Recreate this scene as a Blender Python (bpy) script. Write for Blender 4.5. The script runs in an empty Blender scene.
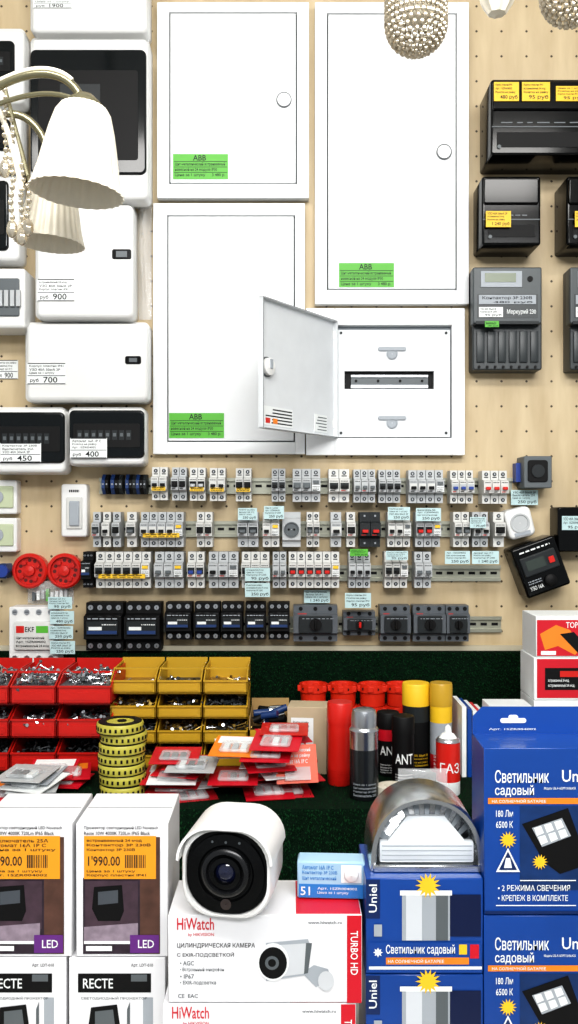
import bpy, bmesh, math, random
from mathutils import Matrix, Vector
random.seed(7)
K=0.0022; D=2.0; CZ=1.5
def X(px,d): return (px-289)*K*(D-d)/D
def Z(py,d): return CZ-(py-512)*K*(D-d)/D
def lin(h):
    if isinstance(h,str):
        h=h.lstrip('#'); c=[int(h[i:i+2],16)/255 for i in (0,2,4)]
    else: c=h
    return tuple((v/12.92 if v<=0.04045 else ((v+0.055)/1.055)**2.4) for v in c)+(1,)
MC={}
def mat(name,col,rough=0.45,metal=0.0,var=0.06,scale=25,bump=0.0,bscale=200,trans=0.0,alpha=1.0,coat=0.0,emit=0.0,spec=0.5):
    if name in MC: return MC[name]
    m=bpy.data.materials.new(name); m.use_nodes=True
    nt=m.node_tree; b=nt.nodes['Principled BSDF']; c=lin(col)
    tc=nt.nodes.new('ShaderNodeTexCoord'); n=nt.nodes.new('ShaderNodeTexNoise'); n.inputs['Scale'].default_value=scale; n.inputs['Detail'].default_value=3
    nt.links.new(tc.outputs['Object'],n.inputs['Vector'])
    mx=nt.nodes.new('ShaderNodeMix'); mx.data_type='RGBA'
    mx.inputs['A'].default_value=tuple(v*(1-var) for v in c[:3])+(1,)
    mx.inputs['B'].default_value=tuple(min(1,v*(1+var)) for v in c[:3])+(1,)
    nt.links.new(n.outputs['Fac'],mx.inputs['Factor']); nt.links.new(mx.outputs['Result'],b.inputs['Base Color'])
    b.inputs['Roughness'].default_value=rough; b.inputs['Metallic'].default_value=metal
    b.inputs['Transmission Weight'].default_value=trans; b.inputs['Alpha'].default_value=alpha
    b.inputs['Coat Weight'].default_value=coat; b.inputs['Specular IOR Level'].default_value=spec
    if emit>0:
        b.inputs['Emission Color'].default_value=c; b.inputs['Emission Strength'].default_value=emit
    if bump>0:
        n2=nt.nodes.new('ShaderNodeTexNoise'); n2.inputs['Scale'].default_value=bscale
        nt.links.new(tc.outputs['Object'],n2.inputs['Vector'])
        bp=nt.nodes.new('ShaderNodeBump'); bp.inputs['Strength'].default_value=bump; bp.inputs['Distance'].default_value=0.003
        nt.links.new(n2.outputs['Fac'],bp.inputs['Height']); nt.links.new(bp.outputs['Normal'],b.inputs['Normal'])
    MC[name]=m; return m
WHITE=mat('white_powdercoat','#e9ebec',0.4,var=0.02)
WPL=mat('white_plastic','#dededc',0.35,var=0.02)
SEAM=mat('seam_grey','#5d6164',0.6)
BRK=mat('breaker_plastic','#b2b5b6',0.45)
BRK2=mat('breaker_plastic_warm','#cbcbc7',0.45)
GREY=mat('grey_plastic','#595f62',0.45)
DGREY=mat('dark_grey_plastic','#25292b',0.45,spec=.3)
BLACK=mat('black_gloss','#08090a',0.12,spec=.3)
BLK=mat('black_matte','#0b0b0c',0.55,spec=.25)
SMOKE=mat('smoked_window','#111517',0.1,spec=.35)
BLUEP=mat('blue_plastic','#1a3768',0.4)
TOGB=mat('toggle_blue','#23408e',0.4)
RED=mat('red_plastic','#c42016',0.35)
DRED=mat('bin_red','#bd1d16',0.35)
YEL=mat('bin_yellow','#bb952a',0.35)
LABY=mat('label_yellow','#e6bb26',0.5)
LABG=mat('label_green','#56ac34',0.5)
LABT=mat('label_teal','#b6cfd0',0.5)
PAPER=mat('label_paper','#e2e5e4',0.6)
INK=mat('ink_black','#121316',0.6)
STEEL=mat('zinc_steel','#b9bcc0',0.28,metal=0.9)
CHROME=mat('chrome','#e6e8ea',0.12,metal=1.0)
BRASS=mat('brassy_screw','#a58a4a',0.35,metal=0.8)
ORNG=mat('orange_print','#e5811e',0.5)
CARD=mat('cardboard','#a88a5a',0.8)
UB=mat('box_blue','#0f4390',0.3,coat=0.2,var=0.25,scale=6)
UBD=mat('box_blue_dark','#0a2658',0.3,coat=0.2)
MAG=mat('print_purple','#62287a',0.5)
PRED=mat('print_red','#c41428',0.4)
ORT=mat('price_orange','#e0981e',0.5)
PHOTO=mat('print_interior','#30242f',0.4,var=0.7,scale=60)
LGREY=mat('light_grey_print','#9da3a9',0.5)
GLASSW=mat('frosted_glass','#ece5d4',0.35,var=0.05,scale=60)
CRYS=mat('crystal','#cfc6b4',0.08,metal=0.65,var=0.45,scale=90)
BAG=mat('clear_bag','#f4f6f7',0.15,alpha=0.28,coat=0.5)
CLEAR=mat('clear_plastic','#e6eaec',0.1,alpha=0.35,coat=0.5)
SILV=mat('brushed_silver','#c7c9cb',0.25,metal=1.0)

_tc={}
def textmesh(t,bold=False):
    if t in _tc: return _tc[t]
    cu=bpy.data.curves.new('t','FONT'); cu.body=t; cu.size=1; cu.resolution_u=2
    if bold: cu.offset=0.010
    ob=bpy.data.objects.new('t',cu); bpy.context.scene.collection.objects.link(ob)
    dg=bpy.context.evaluated_depsgraph_get(); dg.update()
    e=ob.evaluated_get(dg); me=e.to_mesh()
    vs=[(v.co.x,v.co.y) for v in me.vertices]; fs=[tuple(p.vertices) for p in me.polygons]
    e.to_mesh_clear(); bpy.data.objects.remove(ob); bpy.data.curves.remove(cu)
    _tc[t]=(vs,fs); return _tc[t]
WORDS=['Щит металлический','Автомат 16А 1P C','встраиваемый 24 мод','Цена за 1 штуку','Выключатель 25А','УЗО 40А 30мА 2P','Арт. 1SZR004002','Контактор 3P 230В','Корпус пластик IP41','Розетка на рейку']

class B:
    def __init__(s,name): s.name=name; s.v=[]; s.f=[]; s.fm=[]; s.fs=[]; s.mats=[]; s.M=Matrix.Identity(4)
    def mi(s,m):
        if m not in s.mats: s.mats.append(m)
        return s.mats.index(m)
    def add(s,vs,fs,m,smooth=False):
        o=len(s.v); i=s.mi(m)
        s.v+= [tuple(s.M@Vector(v)) for v in vs]
        for f in fs: s.f.append(tuple(a+o for a in f)); s.fm.append(i); s.fs.append(smooth)
    def box(s,x0,x1,d0,d1,z0,z1,m,bev=0,seg=2):
        if x1<x0:x0,x1=x1,x0
        if z1<z0:z0,z1=z1,z0
        if d1<d0:d0,d1=d1,d0
        vs=[(x0,-d1,z0),(x1,-d1,z0),(x1,-d0,z0),(x0,-d0,z0),(x0,-d1,z1),(x1,-d1,z1),(x1,-d0,z1),(x0,-d0,z1)]
        fs=[(3,2,1,0),(4,5,6,7),(0,1,5,4),(1,2,6,5),(2,3,7,6),(3,0,4,7)]
        if bev<=0: s.add(vs,fs,m); return
        bm=bmesh.new(); bv=[bm.verts.new(v) for v in vs]
        for f in fs: bm.faces.new([bv[i] for i in f])
        bmesh.ops.bevel(bm,geom=bm.edges[:],offset=bev,segments=seg,affect='EDGES',profile=0.5)
        bm.verts.index_update(); s.add([v.co[:] for v in bm.verts],[tuple(v.index for v in f.verts) for f in bm.faces],m); bm.free()
    def pb(s,px0,px1,py0,py1,d0,d1,m,bev=0,seg=2):
        s.box(X(px0,d1),X(px1,d1),d0,d1,Z(py1,d1),Z(py0,d1),m,bev,seg)
    def loft(s,rings,m,cap0=True,cap1=True,smooth=False,closed=True):
        n=len(rings[0]); vs=[p for r in rings for p in r]; fs=[]
        for i in range(len(rings)-1):
            for j in range(n if closed else n-1):
                k=(j+1)%n; fs.append((i*n+j,i*n+k,(i+1)*n+k,(i+1)*n+j))
        s.add(vs,fs,m,smooth)
        if cap0: s.add(rings[0],[tuple(range(n-1,-1,-1))],m)
        if cap1: s.add(rings[-1],[tuple(range(n))],m)
    def rr(s,x0,x1,z0,z1,r,d,seg=5):
        r=min(r,(x1-x0)/2*0.99,(z1-z0)/2*0.99); out=[]
        for cx,cz,a in ((x1-r,z1-r,0),(x0+r,z1-r,90),(x0+r,z0+r,180),(x1-r,z0+r,270)):
            for i in range(seg+1):
                t=math.radians(a+90*i/seg); out.append((cx+r*math.cos(t),-d,cz+r*math.sin(t)))
        return out
    def rbox(s,x0,x1,z0,z1,d0,d1,r,b,m,steps=3):
        rings=[s.rr(x0,x1,z0,z1,r,d0)]
        for i in range(steps+1):
            t=math.pi/2*i/steps; ins=b*(1-math.cos(t)); dd=d1-b+b*math.sin(t)
            rings.append(s.rr(x0+ins,x1-ins,z0+ins,z1-ins,max(r-ins,0.0004),dd))
        s.loft(rings,m)
    def prb(s,px0,px1,py0,py1,d0,d1,r,b,m):
        s.rbox(X(px0,d1),X(px1,d1),Z(py1,d1),Z(py0,d1),d0,d1,r,b,m)
    def prism(s,pts,vec,m):
        n=len(pts); q=[tuple(Vector(p)+Vector(vec)) for p in pts]
        s.add(list(pts)+q,[tuple(range(n-1,-1,-1)),tuple(range(n,2*n))]+[(i,(i+1)%n,n+(i+1)%n,n+i) for i in range(n)],m)
    def lathe(s,c,prof,m,axis='Z',seg=28,smooth=True,rib=0,nr=0,caps=False):
        rings=[]
        for r,h in prof:
            ring=[]
            for i in range(seg):
                t=2*math.pi*i/seg; rad=r*(1+rib*math.cos(nr*t)) if nr else r
                a,b=rad*math.cos(t),rad*math.sin(t)
                if axis=='Z': ring.append((c[0]+a,c[1]+b,c[2]+h))
                elif axis=='Y': ring.append((c[0]+a,c[1]-h,c[2]+b))
                else: ring.append((c[0]+h,c[1]+a,c[2]+b))
            rings.append(ring)
        s.loft(rings,m,caps,caps,smooth)
    def cyl(s,c,r,h,m,axis='Z',seg=20):
        s.lathe(c,[(r,0),(r,h)],m,axis,seg,True,caps=True)
    def tube(s,pts,r,m,seg=8):
        rings=[]; pts=[Vector(p) for p in pts]
        for i,p in enumerate(pts):
            t=(pts[min(i+1,len(pts)-1)]-pts[max(i-1,0)]).normalized()
            a=t.orthogonal().normalized() if i==0 else (a-t*a.dot(t)).normalized()
            b=t.cross(a); rings.append([tuple(p+(a*math.cos(2*math.pi*j/seg)+b*math.sin(2*math.pi*j/seg))*r) for j in range(seg)])
        s.loft(rings,m,True,True,True)
    def ball(s,c,r,m,seg=8,sz=1.0):
        s.lathe(c,[(max(r*math.sin(math.pi*i/5),1e-5),-r*sz*math.cos(math.pi*i/5)) for i in range(6)],m,'Z',seg,False)
    def quad(s,x0,x1,z0,z1,d,m): s.add([(x0,-d,z0),(x1,-d,z0),(x1,-d,z1),(x0,-d,z1)],[(0,1,2,3)],m)
    def text(s,t,x0,x1,z0,z1,d,m,rot=0,bold=True):
        vs,fs=textmesh(t,bold)
        if not vs: return
        if rot==90: vs=[(-y,x) for x,y in vs]
        if rot==-90: vs=[(y,-x) for x,y in vs]
        a=min(v[0] for v in vs); b=max(v[0] for v in vs); c=min(v[1] for v in vs); e=max(v[1] for v in vs)
        s.add([(x0+(v[0]-a)/(b-a)*(x1-x0),-d,z0+(v[1]-c)/(e-c)*(z1-z0)) for v in vs],fs,m)
    def ptext(s,t,px0,px1,py0,py1,d,m,rot=0): s.text(t,X(px0,d),X(px1,d),Z(py1,d),Z(py0,d),d,m,rot)
    def pq(s,px0,px1,py0,py1,d,m): s.quad(X(px0,d),X(px1,d),Z(py1,d),Z(py0,d),d,m)
    def poly(s,pts,d,m): s.add([(X(a,d),-d,Z(b,d)) for a,b in pts],[tuple(range(len(pts)))],m)
    def ink(s,x0,x1,z0,z1,d,n,m=None,th=.2):
        m=m or INK; h=(z1-z0)/n
        for i in range(n):
            x=x0; zc=z0+h*(i+0.5)
            while x<x1:
                w=random.uniform(0.06,0.2)*(x1-x0); e=min(x+w,x1)
                s.quad(x,e,zc-h*th,zc+h*th,d,m); x=e+0.05*(x1-x0)
    def lines(s,x0,x1,z0,z1,d,n,m=None):
        m=m or INK; h=(z1-z0)/n
        for i in range(n):
            e=x0+(x1-x0)*random.uniform(.72,1.0)
            s.text(random.choice(WORDS),x0,e,z0+h*(i+.12),z0+h*(i+.88),d,m)
    def tag(s,px0,px1,py0,py1,d,m,t=None,n=3):
        x0,x1,z0,z1=X(px0,d),X(px1,d),Z(py1,d),Z(py0,d)
        s.box(x0,x1,d-0.0012,d,z0,z1,m); e=0.06*(x1-x0); w=x1-x0;h=z1-z0
        if t:
            s.text(t,x0+w*.42,x1-w*.22,z0+h*.06,z0+h*.34,d+.0004,INK)
            s.text('руб',x0+w*.08,x0+w*.3,z0+h*.06,z0+h*.26,d+.0004,INK)
            s.lines(x0+e,x1-e,z0+h*.44,z1-h*.07,d+.0004,n)
            s.quad(x0+e*.3,x1-e*.3,z1-h*.04,z1-h*.0,d+.0003,INK); s.quad(x0+e*.3,x1-e*.3,z0,z0+h*.03,d+.0003,INK); s.quad(x0+e*.3,x1-e*.3,z0+h*.38,z0+h*.41,d+.0003,INK)
        else: s.lines(x0+e,x1-e,z0+h*.36,z1-h*.06,d+.0004,max(1,n-1)); s.text(random.choice(['250 руб','1 240 руб','480 руб','95 руб']),x0+w*.25,x1-e,z0+h*.06,z0+h*.32,d+.0004,INK)
    def done(s):
        me=bpy.data.meshes.new(s.name); me.from_pydata(s.v,[],s.f)
        for m in s.mats: me.materials.append(m)
        me.polygons.foreach_set('material_index',s.fm); me.polygons.foreach_set('use_smooth',s.fs)
        me.update(); me.set_sharp_from_angle(angle=math.radians(40))
        ob=bpy.data.objects.new(s.name,me); bpy.context.scene.collection.objects.link(ob); return ob

# ---------------- room ----------------
def pegmat():
    m=bpy.data.materials.new('perforated_plywood'); m.use_nodes=True; nt=m.node_tree; N=nt.nodes; L=nt.links; b=N['Principled BSDF']
    tc=N.new('ShaderNodeTexCoord'); sx=N.new('ShaderNodeSeparateXYZ'); L.new(tc.outputs['Object'],sx.inputs[0])
    def mth(op,a,bv=None):
        n=N.new('ShaderNodeMath'); n.operation=op
        for i,v in enumerate((a,bv)):
            if v is None: continue
            if isinstance(v,(int,float)): n.inputs[i].default_value=v
            else: L.new(v,n.inputs[i])
        return n.outputs[0]
    p=0.055
    def cell(o): return mth('SUBTRACT',mth('FRACT',mth('ADD',mth('DIVIDE',o,p),50.0)),0.5)
    u=cell(sx.outputs['X']); w=cell(sx.outputs['Z'])
    r=mth('SQRT',mth('ADD',mth('MULTIPLY',u,u),mth('MULTIPLY',w,w)))
    hole=mth('LESS_THAN',r,0.048)
    mp=N.new('ShaderNodeMapping'); mp.inputs['Scale'].default_value=(6,1,1.2); L.new(tc.outputs['Object'],mp.inputs[0])
    n=N.new('ShaderNodeTexNoise'); n.inputs['Scale'].default_value=4; n.inputs['Detail'].default_value=8; L.new(mp.outputs[0],n.inputs['Vector'])
    cr=N.new('ShaderNodeValToRGB'); cr.color_ramp.elements[0].position=0.3; cr.color_ramp.elements[0].color=lin('#b29e7c'); cr.color_ramp.elements[1].position=0.7; cr.color_ramp.elements[1].color=lin('#c9b795'); L.new(n.outputs['Fac'],cr.inputs[0])
    mx=N.new('ShaderNodeMix'); mx.data_type='RGBA'; L.new(hole,mx.inputs['Factor']); L.new(cr.outputs[0],mx.inputs['A']); mx.inputs['B'].default_value=lin('#40331f')
    L.new(mx.outputs['Result'],b.inputs['Base Color']); b.inputs['Roughness'].default_value=0.5
    return m
w=B('wall_back'); w.box(-2.2,2.2,-0.02,0,0,2.9,pegmat()); w.done()
w=B('floor'); w.box(-2.2,2.2,-0.02,4,-0.02,0,mat('floor_tile','#9a9a96',0.4)); w.done()
w=B('ceiling'); w.box(-2.2,2.2,-0.02,4,2.9,2.92,mat('ceiling_white','#f0f0ee',0.8)); w.done()
t=B('trim_1'); t.box(-1.2,0.55,0,0.012,Z(651,0),Z(645,0),mat('trim_pale','#c4bca6',0.5)); t.done()
TURF=mat('turf_green','#0b2013',0.95,var=0.5,scale=120,bump=0.8,bscale=400,spec=.1)
TURF2=mat('turf_blade','#133c20',0.9,var=0.5,scale=60,spec=.1)
SH=1.01
sh=B('turf_display_shelf')
sh.box(-1.3,1.3,0.0,0.5,SH-0.03,SH,TURF)
sh.box(-1.3,1.3,0.485,0.5,0.8,SH-0.03,TURF)
sh.box(-1.3,X(525,0.03),0.0,0.03,SH,Z(652,0.03),TURF)
vs=[];fs=[]
def blade(p,n):
    a=Vector((random.uniform(-1,1),random.uniform(-1,1),random.uniform(-1,1))); n=Vector(n)
    t=a.cross(n).normalized()*0.0012; tip=Vector(p)+n*random.uniform(.004,.008)+a*0.003
    i=len(vs); vs.extend([tuple(Vector(p)-t),tuple(Vector(p)+t),tuple(tip)]); fs.append((i,i+1,i+2))
for i in range(9000): blade((random.uniform(-.6,.7),-random.uniform(.3,.5),SH-.004),(0,0,1))
for i in range(9000): blade((random.uniform(-.2,.4),-.5,random.uniform(.8,SH)),(0,-1,0))
for i in range(14000): blade((random.uniform(-.7,.5),-.03,random.uniform(SH+.05,Z(652,.03))),(0,-1,0))
sh.add(vs,fs,TURF2); sh.done()
c=B('sales_counter'); c.box(-1.3,1.3,0.5,1.12,0.74,0.8,mat('counter_top','#c9c6bf',0.4),bev=.004); c.box(-1.28,1.28,.02,1.08,0,.74,mat('counter_body','#8f8b84',0.5)); 
for i in range(5): c.box(-1.2+i*.49,-.78+i*.49,1.08,1.095,.06,.7,mat('counter_door','#aaa69e',0.5),bev=.003)
c.done()

# ---------------- metal enclosures ----------------
def enclosure(x0,x1,y0,y1,ix0,ix1,iy0,iy1,lock,lab):
    b=B('metal_distribution_box'); d=.024
    b.pb(x0+1,x1-1,y0+1,y1-1,0.0002,.012,SEAM)
    for r in ((x0,ix0,y0,y1),(ix1,x1,y0,y1),(ix0,ix1,y0,iy0),(ix0,ix1,iy1,y1)): b.pb(*r,0.0002,d,WHITE,bev=.0012)
    b.pb(ix0+1.3,ix1-1.3,iy0+1.3,iy1-1.3,.006,d-.001,WHITE,bev=.0015)
    c=(X(lock[0],d),-d,Z(lock[1],d))
    b.lathe(c,[(.0165,.0),(.0165,.003),(.0145,.0035),(.0145,.002)],SEAM,'Y')
    b.lathe(c,[(.0145,.0),(.0145,.003),(.001,.004)],WHITE,'Y')
    b.box(c[0]-.002,c[0]+.002,d+.003,d+.005,c[2]-.008,c[2]+.008,WPL)
    if lab:
        a,e,f,g=lab; dd=d+.0005
        b.pb(a,e,f,g,d-.001,dd,LABG)
        b.ptext('ABB',a+20,e-22,f+1,f+6.5,dd+.0004,INK)
        for q in (7.3,12.8,18.2): b.quad(X(a+1,dd),X(e-1,dd),Z(f+q+.5,dd),Z(f+q,dd),dd+.0004,INK)
        for i,t in enumerate(('Щит металлический встраиваемый','навесной на 24 модуля IP30','Цена за 1 штуку      3 480 р.')): b.ptext(t,a+2,e-3-(i==1)*8,f+8.4+i*5.4,f+12.2+i*5.4,dd+.0004,INK)
    return b.done()
enclosure(157,309,2,198,169,297,12,184,(284,100),(173,228,154,179))
enclosure(315,469,2,304,327,457,13,290,(444,152),(339,394,263,287))
enclosure(153,305,203,454,167,295,215,442,(276,352),(169,224,413,438))
b=B('open_distribution_box'); d=.024
for r in ((306,335,308,455),(452,465,308,455),(335,452,308,325),(335,452,438,455)): b.pb(*r,0.0002,d,WHITE,bev=.0015)
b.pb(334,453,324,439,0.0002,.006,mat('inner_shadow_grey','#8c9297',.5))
ICV=mat('inner_cover','#d3d6d8',.4)
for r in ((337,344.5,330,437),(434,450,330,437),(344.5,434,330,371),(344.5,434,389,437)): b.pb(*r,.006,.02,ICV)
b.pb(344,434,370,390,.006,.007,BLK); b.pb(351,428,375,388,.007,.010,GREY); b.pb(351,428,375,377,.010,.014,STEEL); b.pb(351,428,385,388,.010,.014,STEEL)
for p in (356,378,400,422): b.cyl((X(p,.01),-.01,Z(381,.01)),.003,.002,BLK,'Y',8)
for yy in (349,418):
    b.rbox(X(378,.02),X(406,.02),Z(yy+2,.02),Z(yy-2,.02),.02,.024,.004,.001,LGREY)
    b.lathe((X(392,.02),-.02,Z(yy+5,.02)),[(.012,0),(.012,.003),(.009,.004),(.009,.002),(.001,.002)],LGREY,'Y')
for q in ((341,333),(446,333),(341,433),(446,433)): b.cyl((X(q[0],.02),-.02,Z(q[1],.02)),.003,.002,DGREY,'Y',10)
hx=X(334,.024); fx=X(259,.255); zt=Z(322,.02); zb=Z(438,.02)
dv=Vector((fx-hx,-(.255-.024),0)); L=dv.length; ang=math.atan2(dv.y,dv.x)
b.M=Matrix.Translation((hx,-.025,0))@Matrix.Rotation(ang,4,'Z')
b.box(0,L,0,.0015,zb,zt,ICV)
b.box(0,L,-.010,0,zt-.002,zt,ICV); b.box(0,L,-.010,0,zb,zb+.002,ICV); b.box(L-.002,L,-.010,0,zb,zt,ICV); b.box(0,.002,-.010,0,zb,zt,ICV)
b.box(.004,L-.004,-.0103,-.0100,zt-.0012,zt-.0002,SEAM); b.box(L-.0015,L-.0002,-.0103,-.01,zb,zt,SEAM); b.box(.004,L-.004,-.0103,-.0100,zb+.0002,zb+.0012,SEAM)
zc=(zt+zb)/2-.006
b.lathe((L-.024,0,zc),[(.017,0),(.017,-.010),(.012,-.012),(.001,-.012)],WPL,'Y'); b.lathe((L-.024,0,zc),[(.0195,-.0005),(.0195,-.003),(.017,-.003)],SEAM,'Y')
b.box(L-.028,L-.02,-.014,-.012,zc-.004,zc+.014,LGREY)
b.box(L-.115,L-.015,-.0012,-.0,zb+.008,zb+.045,PAPER); b.box(.03,.08,-.0012,0,zb+.008,zb+.045,PAPER)
for i in range(5): b.box(L-.112,L-.02-random.uniform(0,.03),-.0016,-.001,zb+.012+i*.0065,zb+.0145+i*.0065,INK)
b.box(L-.035,L-.02,-.0020,-.0005,zb+.012,zb+.022,RED); b.box(L-.06,L-.045,-.0020,-.0005,zb+.012,zb+.022,ORNG)
for i in range(5): b.box(.033,.077-random.uniform(0,.02),-.0016,-.001,zb+.012+i*.0065,zb+.014+i*.0065,GREY)
b.M=Matrix.Identity(4)
for zz in (zb+.03,zt-.03): b.cyl((hx,-.026,zz-.008),.004,.016,WPL)
b.done()

# ------------- plastic enclosures left --------------
def pbox(x0,x1,y0,y1,d=.09,win=None,lab=None,labt='900',small=None,name='plastic_distribution_box',r=.012):
    b=B(name)
    b.prb(x0,x1,y0,y1,0.0002,d*.55,r,.004,WPL)
    b.prb(x0+1,x1-1,y0+1.2,y1-1.2,d*.5,d,r,.008,WPL)
    if win:
        b.prb(*win,d-.004,d+.006,.010,.004,SMOKE)
        h=win[3]-win[2]; b.prb(win[0]+4,win[1]-4,win[2]+h*.28,win[3]-h*.22,d+.004,d+.0068,.004,.0005,BLK)
        n=max(3,int((win[1]-win[0]-16)/7))
        for i in range(n):
            p=win[0]+8+i*7; b.pb(p,p+5,win[2]+h*.42,win[2]+h*.62,d+.005,d+.0072,DGREY)
            b.pb(p+1,p+4,win[2]+h*.48,win[2]+h*.55,d+.005,d+.0078,GREY)
    if small: b.prb(*small,d-.002,d+.002,.004,.001,BLACK); b.pb(small[0]+4,small[1]-4,small[2]+2,small[3]-2,d+.002,d+.003,GREY)
    if lab: b.tag(*lab,d+(.0085 if win else .0015),PAPER,labt,3)
    return b.done()
def bigwin():
    b=B('meter_enclosure'); d=.10
    b.prb(30,149,37,200,0.0002,d*.55,.012,.004,WPL); b.prb(31,148,38,199,d*.5,d,.012,.008,WPL)
    b.prb(30,146,49,174,d-.004,d+.006,.012,.004,SMOKE); b.prb(38,138,70,160,d+.004,d+.0068,.006,.0005,BLK); b.pb(60,100,84,104,d+.006,d+.0072,DGREY)
    b.prb(82,98,183,190,d-.001,d+.002,.003,.001,LGREY)
    b.done()
bigwin()
pbox(30,148,-42,33,.10,lab=(33,72,-4,8),labt='1900')
pbox(35,134,203,319,.09,small=(112,131,249,259),lab=(37,75,279,301),labt='900')
pbox(25,149,322,402,.08,small=(125,141,356,364),lab=(27,66,363,384),labt='700')
pbox(-8,66,407,474,.09,win=(-6,64,412,463),lab=(0,41,443,462),labt='450')
pbox(68,145,407,466,.09,win=(69,144,410,458),lab=(70,107,438,458),labt='400')
pbox(-40,25,28,104,.09,win=(-38,14,40,80))
pbox(-40,22,108,168,.09,win=(-38,10,118,150))
pbox(-40,20,175,262,.09,win=(-38,8,180,250))
b=B('plastic_distribution_box'); b.prb(-20,25,268,328,0.0002,.08,.006,.006,WPL); b.prb(-18,19,278,316,.07,.084,.004,.002,GREY); 
for p in range(-14,18,6): b.pb(p,p+4,290,306,.084,.09,BRK)
b.done()
b=B('price_tag'); b.tag(-5,18,360,379,.002,PAPER,'900'); b.done()
def swtch(x0,x1,y0,y1):
    b=B('wall_switch'); b.prb(x0,x1,y0,y1,0,.03,.006,.004,WPL); b.prb(x0+5,x1-5,y0+13,y1-8,.028,.034,.003,.002,BRK2); b.prb(x0+8,x1-8,y0+17,y0+42,.033,.038,.002,.002,LGREY)
    b.ink(X(x0+8,.0305),X(x1-8,.0305),Z(y0+10,.03),Z(y0+4,.03),.0305,1); b.done()
swtch(61,87,484,537)
for yy in (480,518):
    b=B('wall_socket'); b.prb(-25,17,yy,yy+34,0,.03,.005,.003,WPL); b.prb(-20,13,yy+6,yy+28,.03,.034,.003,.002,mat('socket_cream','#b9c2a2',.5))
    b.cyl((X(-3,.034),-.034,Z(yy+17,.034)),.014,.003,LGREY,'Y'); b.done()

def crumple(name,x0,x1,y0,y1,d0,d1,m,n=9,k=9):
    b=B(name); vs=[];fs=[]
    for side in (0,1):
        o=len(vs)
        for i in range(n+1):
            for j in range(k+1):
                u=i/n;v=j/k; prof=math.sin(math.pi*min(max(u,.0),1))*math.sin(math.pi*min(.25+v*.75,1))
                px=x0+(x1-x0)*u; py=y0+(y1-y0)*v
                dd=d0+.002+(d1-d0)*(prof if side else .05*prof)*random.uniform(.6,1.1)
                vs.append((X(px,d0),-dd,Z(py,d0)))
        for i in range(n):
            for j in range(k):
                a=o+i*(k+1)+j; fs.append((a,a+1,a+k+2,a+k+1))
    b.add(vs,fs,m); return b
b=crumple('plastic_bag',138,152,205,320,0,.05,BAG); b.cyl((X(145,0),-.0005,Z(208,0)),.002,-.0001,STEEL,'Y',8); b.done()
b=crumple('accessory_bag',28,74,580,604,0,.04,BAG)
for i in range(8): b.box(X(32+i*4.6,.02),X(35+i*4.6,.02),.008,.02,Z(601-i%3,.02),Z(592-i%4,.02),random.choice([BRK,PAPER,LABG,GREY]))
b.done()

# ------------- meters right -------------
def meter_cover(x0,x1,y0,y1,d,labs):
    b=B('electricity_meter'); b.prb(x0,x1,y0,y1,0.0002,d,.006,.005,BLACK); b.prb(x0+2,x1-2,y0+2,y0+(y1-y0)*.4,d-.01,d+.006,.004,.003,BLACK)
    ym=y0+(y1-y0)*.62; b.pb(x0+1,x1-1,ym,ym+1,d-.004,d+.001,GREY)
    b.pb(x0+6,x1-6,ym+6,y1-8,d-.004,d+.0012,BLK)
    b.ink(X(x0+10,d),X(x1-14,d),Z(ym-2,d),Z(ym-5,d),d+.0006,1,GREY)
    for l in labs: b.tag(*l,d+.0085,LABY,n=4)
    b.cyl((X(x0+8,d),-d,Z(y1-8,d)),.004,.003,GREY,'Y',12)
    b.done()
meter_cover(491,602,79,155,.11,[(494,519,82,101),(522,550,82,101),(556,586,86,101)])
meter_cover(482,541,176,245,.09,[(486,511,211,227)])
meter_cover(567,630,176,245,.09,[(575,600,211,227)])
def meter3(x0,x1,y0,y1):
    b=B('electricity_meter'); d=.07; w=x1-x0
    MG=mat('meter_grey','#2f3436',.4); MG2=mat('meter_grey_light','#43494b',.4)
    b.prb(x0,x1,y0,y1,0.0002,d*.7,.005,.003,MG)
    b.prb(x0,x1,y0,y0+(y1-y0)*.55,d*.6,d,.004,.003,MG2)
    b.pb(x0+8,x1-20,y0+4,y0+20,d,d+.002,LGREY); b.pb(x0+12,x1-26,y0+6,y0+15,d+.002,d+.003,mat('lcd','#667059',.3))
    b.cyl((X(x1-12,d),-d,Z(y0+12,d)),.006,.002,BLK,'Y',16)
    b.pb(x0+4,x1-4,y0+27,y0+51,d,d+.0006,MG); b.tag(x0+6,x1-6,y0+28,y0+37,d+.002,LGREY,n=2)
    b.tag(x0+6,x0+30,y0+40,y0+50,d+.002,PAPER,n=3)
    b.ptext('Меркурий 230',x0+34,x1-6,y0+42,y0+48,d+.0012,PAPER)
    for i in range(6): b.pb(x0+4+i*w/6.4,x0+4+i*w/6.4+w/9,y0+64,y1-8,d*.7,d*.7+.005,MG,bev=.001)
    for i in range(8): b.cyl((X(x0+6+i*w/8.6,d*.7),-d*.7,Z(y1-3,d*.7)),.003,.003,BLK,'Y',8)
    b.pb(x0+3,x1-3,y0+54,y0+57,d*.7,d+.004,DGREY)
    b.tag(x0+12,x0+26,y0+54,y0+60,d+.006,LABG,n=2)
    b.done()
meter3(473,542,267,370)
meter3(570,640,267,370)

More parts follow.
